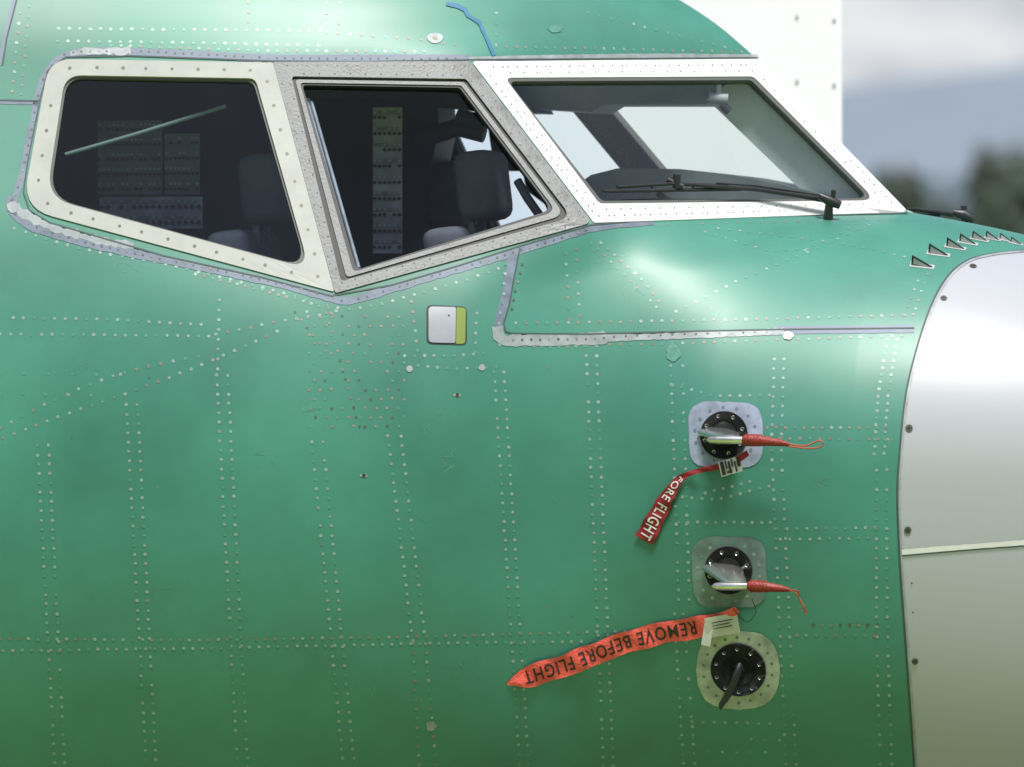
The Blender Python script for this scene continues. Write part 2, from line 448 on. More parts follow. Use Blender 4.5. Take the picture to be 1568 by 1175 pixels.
for l in ([(796,380),(788,420),(780,465),(771,496),(774,508),(785,511),(900,512),(1050,508),(1200,505),(1400,503)],
          [(510,453),(600,437),(700,408),(800,376),(905,345),(1000,336),(1200,331),(1390,327)],[(512,455),(400,425),(250,392),(75,341),(45,322),(36,295),(42,250),(62,150),(74,108),(100,88),(200,86),(417,94),(560,95),(721,92),(1161,89)],
          [(27,-5),(10,60),(4,100)],[(0,154),(60,155)]):
    ribbon(tb,l,2.2,m_line,.0022,mirror=True,smooth=False)
ribbon(tb,brk,3,m_line,.0012,mirror=True)
ribbon(tb,[(p[0]+3.5,p[1]+1) for p in brk],3,m_silver,.0018,mirror=True)
ribbon(tb,[(1381,846),(1450,840),(1568,831),(1640,827)],8,m_white,.0022,jit=.8);ribbon(tb,[(1381,851),(1450,845),(1568,836),(1640,832)],2,m_line,.003)
def blob(cx,cy,rx,ry,m,off=.0024,j=.2,n=22):
    ph=random.random()*6
    patch(tb,[Vector((cx+cos(2*pi*k/n)*rx*(1+j*sin(3*2*pi*k/n+ph)*.5+random.uniform(-j,j)*.5),cy+sin(2*pi*k/n)*ry*(1+random.uniform(-j,j)*.5))) for k in range(n)],m,off,3)
blob(666,59,12,8,m_silver,j=.1);blob(666,59,4,3,m_rr,.003);blob(850,45,11,6,m_rg);blob(1207,515,8,6,m_white,.0035)
blob(1031,541,11,13,m_rg);blob(660,1112,8,8,m_silver,.0022,.3);blob(185,80,14,6,m_silver,.003);blob(20,318,9,9,m_silver,.003)
for x,y in((627,565),(738,563),(1031,536)):blob(x,y,5,5,m_silver,.002,.1)
for x,y in((700,605),(557,728)):
    blob(x,y,6,3,m_rp,.0014,.3);blob(x,y,2.8,2.8,m_rd,.002,.1)
ribbon(tb,[(683,6),(700,10),(712,16),(716,24),(736,37)],6,m_blue,.003,smooth=False,jit=1);ribbon(tb,[(733,35),(741,52),(756,86)],5,m_blue,.004,smooth=False,jit=1)
for cx,cy,n in((925,388,9),(685,700,8),(1325,945,8),(712,1020,8),(660,640,5),(480,620,5),(1180,665,6),(960,440,4),(1100,480,4),(640,800,4),(850,760,3),(250,900,4),(1260,730,4),(400,700,4),(560,1040,3),(130,560,4),(190,410,5),(950,400,4)):
    for _ in range(n):
        x=cx+random.uniform(-16,16);y=cy+random.uniform(-12,12);a=random.uniform(0,pi);l=random.uniform(5,22)
        ribbon(tb,[(x,y),(x+cos(a)*l*.5+random.uniform(-3,3),y+sin(a)*l*.5),(x+cos(a)*l,y+sin(a)*l)],random.uniform(.6,1.3),m_rg,.0006,st=5)
tb.build('panel_edge_trim',plane_root)
# doublers
db=MB()
def dbl(cx,cy,wx_,wy_,r,m,off=.0025,tilt=0):
    P=rpoly([(cx-wx_,cy-wy_,r),(cx+wx_,cy-wy_+tilt,r),(cx+wx_+2,cy+wy_,r),(cx-wx_+3,cy+wy_,r)],6,5)
    patch(db,[p+Vector((random.uniform(-.8,.8),random.uniform(-.8,.8))) for p in P],m,off,7)
m_dbl1=mat('doubler_lavender',(.27,.305,.41),.45,.1,.3,16,det=6);m_dbl2=mat('doubler_grey',(.14,.20,.195),.5,.1,.4,12,det=6);m_dbl3=mat('doubler_silver',(.36,.385,.37),.42,.3,.45,14,det=6)
dbl(1110,665,57,51,32,m_dbl1,tilt=4);dbl(1116,876,57,54,34,m_dbl2);dbl(1129,1026,64,60,56,m_dbl3)
db.build('probe_doublers',plane_root)
sd=MB()
m_doorm=mat('door_aluminium',(.46,.47,.48),.32,.85,.15,5)
patch(sd,rpoly([(653,467,9),(715,470,9),(715,529,9),(653,527,9)],5,5),m_rd,.0015,4)
patch(sd,rpoly([(656,470,7),(698,471,3),(697,526,3),(656,525,7)],5,5),m_doorm,.004,4)
patch(sd,rpoly([(699,471,2),(713,472,6),(712,527,6),(698,527,2)],5,5),m_yel,.0025,4)
p=surf(687,484,.005);disc(sd,p,nrm(p.x,p.z),.003,m_rd,0)
sd.build('static_port_door',plane_root)
# ---------------- rivets
rv=MB();sc=MB()
def riv(x,y,m,r=.0054,off=.0009,mb_=None):
    p=hit(x,y);n=nrm(p.x,p.z)
    if p.y>-.02:return
    disc(mb_ or rv,p+n*off,n,r*random.uniform(.88,1.1),m,0,8)
mixes={'p':(m_rp,m_rp,m_rp,m_rg),'r':(m_rr,m_rr,m_rp,m_rg),'d':(m_rdm,m_rdm,m_rr),'g':(m_rg,m_rg,m_rp),'m':(m_rp,m_rr,m_rg,m_rp),'D':(m_screw,)}
def rl(pts,sp=14,k='p',smooth=False,j=.5,skip=.0,r=.0054,off=.0009):
    P=spath(pts,1.) if smooth else resample(pts,1.)
    acc=0;last=P[0];first=True
    for p in P:
        acc+=(p-last).length;last=p
        if first or acc>=sp:
            acc=0 if first else acc-sp;first=False
            if random.random()<skip:continue
            riv(p.x+random.uniform(-j,j),p.y+random.uniform(-j,j),random.choice(mixes[k]),r,off)
def dcol(x0,y0,x1,y1,w0,w1,sp=14.3,k='p',bow=0):
    for s in(-.5,.5):
        rl([(x0+w0*s,y0),((x0+x1)/2+(w0+w1)/2*s+bow,(y0+y1)/2),(x1+w1*s,y1)],sp,k,True,skip=.03)
dcol(66,682,92,1180,17,15,14.3);dcol(202,620,232,1180,17,15,14.3);dcol(340,575,372,1180,17,16,14.3)
rl([(336,460),(333,575)],15,'p');dcol(486,677,535,1180,17,17,14.3)
dcol(604,668,642,985,20,19,14.3);dcol(642,985,655,1180,19,26,14.3,'r')
dcol(764,570,803,1180,15,14,14.3);dcol(905,530,932,1180,16,15,14.3);dcol(1036,560,1048,930,18,16,14.3);dcol(1040,940,1056,1180,14,18,14.3)
dcol(1193,550,1189,680,15,15,14.3);dcol(1189,690,1212,1180,15,15,15)
dcol(1366,520,1346,700,15,15,11,'p',-4);dcol(1350,720,1357,1180,15,18,15,'p',-3)
rl([(0,978),(300,980),(620,975),(900,968),(1060,966)],14.5,'r');rl([(5,996),(300,993),(660,985),(1060,980)],14.5,'p')
rl([(20,487),(160,489),(320,498)],16,'p');rl([(0,512),(160,513),(325,515)],16,'p')
rl([(0,655),(100,605),(200,568),(310,545)],19,'m',True);rl([(5,671),(90,638),(200,600),(310,558),(430,505),(470,478)],18,'m',True)
rl([(330,512),(430,492),(520,478)],18,'m');rl([(0,572),(190,574)],37,'g');rl([(0,603),(150,606)],35,'g')
rl([(22,350),(120,380),(240,402),(340,425),(430,448),(520,472),(570,468),(640,450),(740,420),(775,405)],17,'p',True)
rl([(300,420),(430,452),(520,478)],13,'r',True)
rl([(14,318),(30,334),(60,350),(130,371),(220,391),(330,413),(430,435),(500,453),(530,461),(570,452),(650,427),(760,395),(850,367),(905,350)],13,'d',True,r=.0035,off=.0022)
rl([(24,300),(38,250),(50,190),(60,140),(72,112),(88,92),(112,81),(200,79),(300,83),(420,89),(560,90),(705,90)],13,'d',True,r=.0035,off=.0022)
rl([(90,44),(300,46),(500,47)],16,'p');rl([(88,63),(300,66),(490,70)],16,'p');rl([(500,50),(640,60),(700,70)],18,'r');rl([(380,4),(380,40)],14,'r')
rl([(170,70),(400,78),(650,79)],15,'r');rl([(30,20),(18,150)],15,'r');rl([(45,10),(32,150)],15,'r');rl([(500,4),(500,44)],16,'r');rl([(520,4),(518,44)],16,'r');rl([(760,20),(760,80)],16,'g')
rl([(900,20),(1000,45),(1140,80)],18,'g');rl([(760,72),(900,74),(1140,80)],15,'r')
rl([(775,405),(770,460),(763,498)],15,'p',off=.002);rl([(800,405),(790,440),(782,480)],14,'d',r=.004,off=.002);rl([(765,528),(840,532),(900,530)],13,'m')
rl([(790,528),(1000,527),(1200,520),(1395,514)],16,'r');rl([(790,495),(1000,492),(1200,488),(1398,482)],16,'r');
rl([(785,521),(870,520),(930,518)],14,'d',r=.004,off=.0024);rl([(940,516),(1190,508)],18,'d',r=.0035,off=.0024)
rl([(640,560),(700,565),(760,562)],15,'p');rl([(630,462),(640,540)],15,'r');rl([(730,480),(727,545)],15,'p')
rl([(620,545),(700,545),(750,540)],15,'g')
rl([(866,388),(872,495)],17,'r');rl([(882,382),(888,495)],17,'r')
rl([(905,372),(960,425),(1010,475)],14,'r',r=.0045);rl([(920,372),(985,430),(1015,470)],14,'r')
rl([(1100,350),(1200,362),(1300,375),(1395,395)],16,'g');rl([(1080,356),(1180,385),(1260,380)],16,'g');rl([(1330,345),(1240,385),(1130,430),(1030,480)],17,'g');rl([(1300,350),(1230,385)],15,'g')
rl([(1420,420),(1400,480)],14,'r');rl([(1405,430),(1385,485)],14,'r')
rl([(950,345),(1100,342),(1240,340),(1380,336)],18,'r',r=.0045)
rl([(1175,655),(1360,655)],14,'r');rl([(1180,671),(1360,673)],15,'r');rl([(1190,810),(1340,808)],15,'p');rl([(1195,826),(1340,824)],15,'p')
rl([(1245,957),(1350,957)],14,'d',r=.0055);rl([(1205,972),(1350,973)],15,'r')
rl([(1030,590),(1100,607),(1180,605)],15,'p');rl([(1030,760),(1100,765),(1185,742)],15,'p');rl([(1080,755),(1160,735)],14,'p')
rl([(1040,800),(1190,800)],14,'p');rl([(1060,1105),(1190,1108)],17,'p')
for y in(1130,1150):rl([(1040,y),(1200,y+3)],22,'g',skip=.4)
def rring(cx,cy,rx,ry,n,k='p',off=.0034,r=.0054):
    for i in range(n):
        a=2*pi*i/n+.15;riv(cx+rx*cos(a),cy+ry*sin(a),random.choice(mixes[k]),r,off)
m_rgry=mat('rivet_grey',(.15,.17,.205),.45,.2);mixes['y']=(m_rgry,)
rring(1111,666,47,42,14,'y');rring(1116,876,48,46,16,'p');rring(1130,1026,53,50,18,'y')
for i,y in enumerate(range(485,665,14)):
    x=474+(i%2)*8
    while x<622:
        if not(490<x<600 and random.random()<.3):riv(x+random.uniform(-1.2,1.2),y+random.uniform(-1,1),random.choice((m_rr,m_rr,m_rr,m_rdm,m_rg)),.0046)
        x+=17
for a,b in(((500,480),(552,660)),((452,478),(500,540))):rl([a,b],15,'d',r=.0042)
for _ in range(22):
    riv(random.uniform(20,1330),random.uniform(560,1150),random.choice((m_rdm,m_rr,m_rg)),random.uniform(.0015,.003))
rv.build('rivets',plane_root,False)
def screws(outer,inner,t,sp,m,r,off):
    P=mixp(outer,inner,t);P=P+[P[0]];acc=0
    P=[a.lerp(b,k/4) for a,b in zip(P,P[1:]) for k in range(4)]
    for a,b in zip(P,P[1:]):
        L=(b-a).length;acc+=L
        if acc>=sp:
            acc-=sp;riv(b.x,b.y,m,r,off,sc)
screws(w3o,w3i,.5,39,m_screw,.0055,.0052);screws(w2o,w2i,.25,15,m_rdm,.0022,.0057);screws(w2o,w2i,.8,24,m_rd,.0026,.0057)
screws(w1o,w1i,.35,13,m_rgry,.003,.0044);screws(w1o,w1i,.7,22,m_rgry,.0028,.0044)
for x,y in((1392,656),(1390,812),(1401,1013),(1445,457),(1490,408),(1398,938),(1396,893)):
    big=y not in(938,893)
    riv(x,y,m_screw,.0115 if big else .003,.003,sc)
    if big:
        p=hit(x,y);n=nrm(p.x,p.z);u=n.cross(up).normalized();v=n.cross(u)
        for d,e in((u,v),(v,u)):
            c=p+n*.0042;sc.add([c+d*.008+e*.0018,c-d*.008+e*.0018,c-d*.008-e*.0018,c+d*.008-e*.0018],[(0,1,2,3)],m_rd)
sc.build('frame_screws',plane_root,False)
# ---------------- probes
def plate(mb,cx,cy,rpx,nb,m=m_black):
    p=hit(cx,cy);n=nrm(p.x,p.z,.05)
    disc(mb,p+n*.002,n,rpx/500,m,.008,40);disc(mb,p+n*.0105,n,rpx/500*.55,m,.004,32)
    u=n.cross(up).normalized();v=n.cross(u)
    for k in range(nb):
        a=2*pi*k/nb+.3;disc(mb,p+n*.0105+(u*cos(a)+v*sin(a))*rpx/500*.82,n,.0065,m_probe,.003,10)
        disc(mb,p+n*.0138+(u*cos(a)+v*sin(a))*rpx/500*.82,n,.0035,m_rd,0,6)
    return p,n
def pitot(cx,cy,name,sleeve,cord):
    mb=MB();p,n=plate(mb,cx,cy,37,8)
    X=Vector((1,0,0));fwd=(X-n*X.dot(n)).normalized();dn=fwd.cross(n).normalized()
    if dn.z>0:dn=-dn
    q=p+n*.01
    secs=[]
    for t in [0,.15,.35,.55,.75,.9,1.]:
        c=q+n*(.10*t)+fwd*(-.018+.060*t)+dn*(-.004+.034*t);ch=.064-.030*t
        secs.append((c,fwd*ch,dn*(.020-.006*t)+fwd*.010))
    loft(mb,secs,m_probe,20)
    h=q+n*.10+dn*.032
    pts=[h+fwd*s for s in(-.035,-.025,0,.05,.10,.13)];tube(mb,pts,[.003,.011,.0135,.013,.011,.009],m_probe,16)
    s0=h+fwd*.072
    L=sleeve
    pts=[s0+fwd*(L*t)+dn*(.012*t*t) for t in(0,.08,.2,.4,.6,.8,.93,1)];tube(mb,pts,[.010,.0165,.019,.0170,.0135,.011,.008,.005],m_redt,14)
    for i in range(7):
        t=.1+i*.05;c=s0+fwd*(L*t);tube(mb,[c,c+fwd*.003],[.0202-.0003*i]*2,m_redt,12)
    e=pts[-1]
    if cord==1:
        pp=[e,e+fwd*.05+dn*.004,e+fwd*.09-dn*.012,e+fwd*.105-dn*.004,e+fwd*.09+dn*.010,e+fwd*.05+dn*.012,e-fwd*.02+dn*.004]
    else:
        pp=[e,e+fwd*.02+dn*.01,e+fwd*.035+dn*.04,e+fwd*.048+dn*.075];
    sm=spath(pp,.006)
    tube(mb,sm,.0026,m_orange,6)
    if cord==2:
        tube(mb,spath([e,e+fwd*.025+dn*.004,e+fwd*.03+dn*.03,e+fwd*.05+dn*.07],.006),.0024,m_redt,6)
    mb.build(name,plane_root,True)
    return h,fwd,dn,n
pt1=pitot(1109,667,'pitot_probe',.150,1)
pt2=pitot(1116,873,'pitot_probe.001',.135,2)
mb=MB();p,n=plate(mb,1131,1025,43,10)
q=p+n*.012;X=Vector((1,0,0));fwd=(X-n*X.dot(n)).normalized();dn=fwd.cross(n).normalized();dn=dn if dn.z<0 else -dn
disc(mb,q,n,.020,m_black,.014,24)
loft(mb,[(q+n*.0+fwd*.006-dn*.01,fwd*.012,dn*.018),(q+n*.03+dn*.005,fwd*.010,dn*.02),(q+n*.04-fwd*.018+dn*.045,fwd*.007,dn*.02),(q+n*.045-fwd*.055+dn*.10,fwd*.005,dn*.012)],m_seal,12)
mb.build('angle_of_attack_vane',plane_root,True)
# ---------------- streamers
def flag(name,path,hw,m,text,tm,t0,t1,offs,th):
    root=empty(name,surf(*path[0],.02));inv=Vector(root.location)
    P=spath([Vector(p) for p in path],4);n=len(P)
    cum=[0]
    for a,b_ in zip(P,P[1:]):cum.append(cum[-1]+(b_-a).length)
    L=cum[-1]
    idx=[min(range(n),key=lambda i:(P[i]-Vector(q)).length) for q in path];kl=[cum[i]/L for i in idx]
    hwf=sinterp(kl,hw);of=sinterp(kl,offs)
    def pos(t,v,extra=0):
        s=t*L;i=0
        while i<n-2 and cum[i+1]<s:i+=1
        a=(s-cum[i])/max(cum[i+1]-cum[i],1e-6);c=P[i].lerp(P[i+1],a)
        pr0=perp(P,i);pr1=perp(P,i+1);pr=pr0.lerp(pr1,a)
        w=hwf(t);cc=Vector((c.x,c.y))+pr*(w*v*(1+.06*sin(t*37+v)))
        o=of(t)+th*sin(t*23+1.3*v)*.8+th*sin(t*11+1.)+th*.5*sin(t*47-v*2)
        return surf(cc.x,cc.y,max(.004,o)+extra)
    mb=MB();N=110;rows=[]
    for i in range(N+1):
        t=i/N;rows.append([pos(t,v)-inv for v in(-1,-.66,-.33,0,.33,.66,1)])
    mb.grid(rows,m);mb.build(name+'_cloth' ,root,True)
    cu=bpy.data.curves.new('t','FONT');cu.body=text;cu.size=1;cu.offset=.012;cu.space_character=1.15
    o=link(bpy.data.objects.new('t',cu));bpy.context.view_layer.update()
    dg=bpy.context.evaluated_depsgraph_get();me=bpy.data.meshes.new_from_object(o.evaluated_get(dg))
    xs_=[v.co.x for v in me.vertices];ys_=[v.co.y for v in me.vertices];x0,x1=min(xs_),max(xs_);y0,y1=min(ys_),max(ys_)
    vs=[]
    for v in me.vertices:
        t=t0+(t1-t0)*(v.co.x-x0)/(x1-x0);vv=((v.co.y-y0)/(y1-y0)-.5)*1.25
        vs.append(pos(t,-vv,.0022)-inv)
    m3=MB();m3.add(vs,[tuple(p.vertices) for p in me.polygons],tm);m3.build(name+'_lettering',root,False)
    bpy.data.objects.remove(o)
    return root
f2=flag('remove_before_flight_streamer',[(1134,926),(1112,944),(1078,957),(1000,972),(930,992),(870,1015),(800,1038),(776,1047)],[5,13,16,16.5,16.5,16.5,13,2],m_redf,'REMOVE BEFORE FLIGHT',m_txtk,.20,.93,[.06,.035,.018,.012,.012,.014,.012,.008],.005)
f1=flag('remove_before_flight_streamer.001',[(1152,698),(1120,712),(1085,719),(1056,726),(1038,740),(1020,768),(1002,800),(987,827)],[4,5,4,4,7,12,14,16],m_red,'FORE FLIGHT',m_txtw,.50,.985,[.08,.05,.03,.015,.012,.012,.012,.012],.003)
def tag(name,c,w,h,ang,m,off,root,bars=None):
    mb=MB();ca,sa=cos(ang),sin(ang);inv=Vector(root.location)
    def q(u,v,o):return surf(c[0]+u*ca-v*sa,c[1]+u*sa+v*ca,off+o)-inv
    mb.add([q(-w,-h,0),q(w,-h,.006),q(w,h,.01),q(-w,h,0)],[(0,1,2,3)],m)
    if bars:
        for (u0,v0,u1,v1) in bars:mb.add([q(u0*w,v0*h,.009),q(u1*w,v0*h,.0105),q(u1*w,v1*h,.0135),q(u0*w,v1*h,.009)],[(0,1,2,3)],m_txtk)
    mb.build(name,root,False)
tag('label_tag',(1124,716),17,11,-.25,m_txtw,.06,f1,[(-.85,-.9,-.5,.9),(-.4,-.9,-.25,.2),(-.15,-.7,.05,.9),(.15,-.9,.3,.1),(.4,-.5,.55,.9),(.65,-.9,.95,.3),(-.4,.5,.1,.8)])
tag('paper_tag',(1111,951),25,15,-.2,m_tag,.05,f2,[(-.6,-.5,.7,-.42),(-.6,-.2,.5,-.12),(-.6,.1,.6,.17)])
tag('paper_tag_small',(1088,966),7,16,.15,m_txtw,.045,f2)
mb=MB();inv=Vector(f2.location);tube(mb,spath([surf(1128,925,.07)-inv,surf(1148,945,.06)-inv,surf(1162,930,.06)-inv,surf(1158,908,.09)-inv],.01),.0012,m_seal,6);mb.build('wire_loop',f2)
# ---------------- wiper
def wiper(name,pts_blade,arm,piv):
    mb=MB()
    b0,b1=[surf(*p,.022) for p in pts_blade]
    tube(mb,[b0,b0.lerp(b1,.5),b1],.006,m_seal,8);tube(mb,[b0.lerp(b1,.1)+up*.012,b0.lerp(b1,.5)+up*.020,b1.lerp(b0,.1)+up*.012],.005,m_black,8)
    for t in(.1,.35,.65,.9):
        c=b0.lerp(b1,t);tube(mb,[c,c+up*.016],.004,m_black,6)
    ap=[surf(x,y,o) for x,y,o in arm]
    tube(mb,ap,[.006,.006,.007,.009,.011][:len(ap)],m_black,10)
    tube(mb,[a+Vector((0,0,.011)) for a in ap[1:]],.003,m_black,6)
    c=ap[0];tube(mb,[c-up*.015,c+up*.028],.013,m_black,10);tube(mb,[c+rt*.02-up*.01,c-rt*.03+up*.012],.010,m_black,8)
    q=surf(*piv,0);n=nrm(q.x,q.z);tube(mb,[q,q+n*.03,q+n*.06],[.016,.014,.012],m_black,14);tube(mb,[q+n*.055+rt*-.03+up*.02,q+n*.06,q+n*.055+rt*.035-up*.01],[.012,.017,.013],m_black,10)
    tube(mb,[q+n*.07+rt*.01,q+n*.095+rt*.012],.008,m_black,10)
    return mb.build(name,plane_root,True)
wiper('windshield_wiper',[(920,299),(1130,296)],[(1030,290,.03),(1090,296,.035),(1150,300,.035),(1215,311,.04),(1262,320,.045)],(1268,336))
mb=MB()
far=at_y
e=far(1476,331,.34)
tube(mb,[far(1300,326,.5),far(1400,321,.40),far(1440,326,.37),e],[.005,.006,.008,.010],m_black,8)
tube(mb,[e-rt*.035+up*.012,e+up*.004,e+rt*.03-up*.015],[.011,.019,.014],m_black,10);tube(mb,[e+up*.032,e-up*.05],.011,m_black,10)
tube(mb,[far(1300,336,.5),far(1390,327,.41),far(1440,331,.37)],.004,m_black,6)
mb.build('windshield_wiper.001',plane_root)
# nose-top fins
mb=MB();m_fin=mat('fin_aluminium',(.46,.47,.48),.4,.2,.2,30)
for i,(x,y,s) in enumerate([(1412,407,1.0),(1437,389,.95),(1463,379,.88),(1482,372,.82),(1500,367,.75),(1520,366,.68),(1540,368,.6),(1556,373,.55)]):
    p=hit(x,y);n=nrm(p.x,p.z);d=Vector((1,0,0));d=(d-n*d.dot(n)).normalized();w=n.cross(d)
    if w.y>0:w=-w
    a=p-d*.034*s;b_=p+d*.034*s;t=a+n*.032*s;n1=n*.001
    mb.add([a+w*.003,a-w*.003,b_-w*.003,b_+w*.003,t+w*.003,t-w*.003],[(0,3,4),(1,5,2),(0,4,5,1),(4,3,2,5)],m_black)
    for sg in(1,-1):
        o_=w*.0045*sg;mb.add([a+d*.006*s+n*.003*s+o_,b_-d*.009*s+n*.002*s+o_,t+d*.006*s-n*.006*s+o_],[(0,1,2)],m_fin)
    mb.add([a+n1+w*.017-d*.004,b_+n1+w*.012+d*.004,b_+n1-w*.012+d*.004,a+n1-w*.017-d*.004],[(0,1,2,3)],m_fin)
mb.build('nose_diverter_fins',plane_root,False)
# ---------------- cockpit interior
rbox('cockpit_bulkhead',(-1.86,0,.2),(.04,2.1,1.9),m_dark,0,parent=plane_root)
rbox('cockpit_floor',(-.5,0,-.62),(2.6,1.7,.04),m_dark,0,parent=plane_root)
m_gl=mat('glareshield',(.12,.145,.14),.7,0,.2,10);m_post=mat('post_lining',(.60,.66,.64),.6,0,.08,6);m_hdr=mat('header_lining',(.15,.195,.235),.6,0,.2,8)
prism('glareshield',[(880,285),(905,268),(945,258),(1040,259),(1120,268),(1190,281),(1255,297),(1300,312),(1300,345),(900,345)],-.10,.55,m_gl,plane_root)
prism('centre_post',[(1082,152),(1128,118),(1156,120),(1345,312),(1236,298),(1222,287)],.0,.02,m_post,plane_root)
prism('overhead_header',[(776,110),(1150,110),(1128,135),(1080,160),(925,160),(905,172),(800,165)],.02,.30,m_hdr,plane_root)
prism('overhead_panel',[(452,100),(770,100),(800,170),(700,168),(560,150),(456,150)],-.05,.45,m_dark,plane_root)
prism('far_window_blocker',[(-90,90),(664,90),(672,200),(650,300),(645,470),(620,900),(-90,900)],.28,.25,m_dark,plane_root)  # dark wall added to block the bright far-side windows
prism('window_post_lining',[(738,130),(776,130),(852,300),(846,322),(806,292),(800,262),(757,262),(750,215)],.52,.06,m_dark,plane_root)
def seat(px,py,y,nm):
    e=empty(nm,at_y(px,py,y));e.parent=plane_root
    rbox('headrest',(0,0,0),(.13,.27,.22),m_seat,.05,(0,-.12,0),e,4)
    rbox('backrest',(-.05,0,-.42),(.14,.46,.58),m_seat,.05,(0,-.12,0),e,4)
    rbox('cushion',(.22,0,-.72),(.46,.46,.13),m_seat,.04,(0,0,0),e,4)
    for s in(-1,1):rbox('armrest_%d'%(s+2),(.12,s*.27,-.45),(.34,.06,.06),m_seat,.02,(0,0,0),e)
    rbox('pedestal',(.15,0,-.88),(.3,.3,.2),m_dark,.02,(0,0,0),e)
    for s in(-1,1):rbox('headrest_post_%d'%(s+2),(-.02,s*.07,-.13),(.02,.02,.1),m_metal,.004,(0,0,0),e)
seat(740,285,-.50,'pilot_seat');seat(690,300,.45,'pilot_seat.001')
seat(410,290,-.60,'pilot_seat.002')
def cbpanel(nm,x0,y0,x1,y1,yy,rows,cols_,mm,lab=True):
    a=at_y(x0,y0,yy);b_=at_y(x1,y1,yy);mb=MB()
    mb.add([Vector((a.x,yy,a.z)),Vector((b_.x,yy,a.z)),Vector((b_.x,yy,b_.z)),Vector((a.x,yy,b_.z))],[(0,1,2,3)],mm)
    mb.add([Vector((a.x,yy+.02,a.z)),Vector((a.x,yy,a.z)),Vector((a.x,yy,b_.z)),Vector((a.x,yy+.02,b_.z))],[(0,1,2,3)],mm)
    w=(b_.x-a.x);h=a.z-b_.z
    for r in range(rows):
        z=a.z-h*(r+.5)/rows
        mb.add([Vector((a.x+w*.05,yy-.003,z+h/rows*.30)),Vector((b_.x-w*.05,yy-.003,z+h/rows*.30)),Vector((b_.x-w*.05,yy-.003,z+h/rows*.08)),Vector((a.x+w*.05,yy-.003,z+h/rows*.08))],[(0,1,2,3)],m_panelg)
        for c in range(cols_):
            if random.random()<.12:continue
            x=a.x+w*(c+.5)/cols_;s=min(w/cols_*.32,.008)
            disc(mb,Vector((x,yy-.004,z-h/rows*.12)),Vector((0,-1,0)),s,m_rd,.008,8)
            if lab and random.random()<.8:
                q=z+h/rows*.2;mb.add([Vector((x-s,yy-.006,q+.004)),Vector((x+s,yy-.006,q+.004)),Vector((x+s,yy-.006,q-.003)),Vector((x-s,yy-.006,q-.003))],[(0,1,2,3)],m_panelw)
    mb.build(nm,plane_root,False)
m_pl=mat('light_panel',(.55,.57,.60),.5,0,.35,14,det=5)
cbpanel('circuit_breaker_panel',571,165,616,388,-.25,9,6,m_pl)
cbpanel('circuit_breaker_panel.001',150,185,248,298,-.45,5,14,m_panelg);cbpanel('circuit_breaker_panel.002',252,205,306,298,-.45,4,8,m_panelg)
cbpanel('circuit_breaker_panel.003',152,302,310,350,-.45,2,16,m_pl)
mb=MB();tube(mb,[surf(96,217,-.10),surf(210,184,-.10),surf(345,142,-.10)],.007,m_strip,6);mb.build('diagonal_strip',plane_root)  # pale green tube slanting across behind the side window glass
mb=MB();tube(mb,[surf(470,140,-.06),surf(505,270,-.06),surf(543,405,-.06)],.013,m_panelg,8);tube(mb,[surf(478,145,-.05),surf(514,270,-.05),surf(551,400,-.05)],.006,m_silver,8)
tube(mb,[surf(800,258,-.08),surf(815,285,-.08),surf(838,318,-.08)],.014,m_dark,8)
tube(mb,[at_y(640,215,-.1),at_y(700,195,-.12),at_y(742,205,-.12)],.03,m_dark,10);tube(mb,[at_y(700,180,-.15),at_y(745,190,-.15)],.028,m_dark,10)
tube(mb,[surf(545,408,-.05),surf(620,392,-.05),surf(700,375,-.05),surf(740,355,-.05)],.008,m_panelg,8)
tube(mb,[surf(680,378,-.04),surf(697,370,-.04)],.007,m_yel,8)
mb.build('window_rail',plane_root)
mb=MB();c=at_y(1100,150,-.12);tube(mb,[c+up*.06,c],.01,m_panelg);tube(mb,[c-rt*.03,c+rt*.03-up*.005],.018,m_panelg,12);tube(mb,[c+rt*.01-up*.02,c+rt*.035-up*.045],.014,m_black,10);mb.build('standby_compass',plane_root)
# ---------------- building behind
YB=4.5
pr_=at_y(1290,100,YB)
bld=empty('white_metal_building',(pr_.x,pr_.y,-3.4));bld.rotation_euler=(0,0,TH+.03)
m_wb=mat('white_wall_panels',(.93,.93,.93),.5,0,.01,1)
m_roof=mat('roof_metal',(.3,.32,.34),.5,.2,.1,3);m_conc=mat('concrete_base',(.35,.34,.32),.8,0,.2,4);m_bolt=mat('wall_bolt',(.35,.36,.4),.5)
Lb=9.;Hb=6.2
rbox('walls',(-Lb/2,3,Hb/2+.15),(Lb,6,Hb-.3),m_wb,.02,parent=bld)
rbox('foundation',(-Lb/2,3,.0),(Lb+.1,6.1,.3),m_conc,.01,parent=bld)
rbox('roof',(-Lb/2,3,Hb+.12),(Lb+.1,6.1,.2),m_roof,.02,parent=bld)
rbox('door',(-6,-.02,1.3),(1.,.06,2.1),m_roof,.01,parent=bld)
rbox('window',(-4,-.02,1.7),(1.2,.06,.9),m_dark,.01,parent=bld)
bm_=MB()
for i in range(26):
    for xo in(.03,.165):
        z=.49+i*.235
        if z>Hb:break
        disc(bm_,Vector((-xo,-.001,z+(.012 if xo>.1 else 0))),Vector((0,-1,0)),.006,m_bolt,.004,10)
bm_.build('wall_bolts',bld,False)
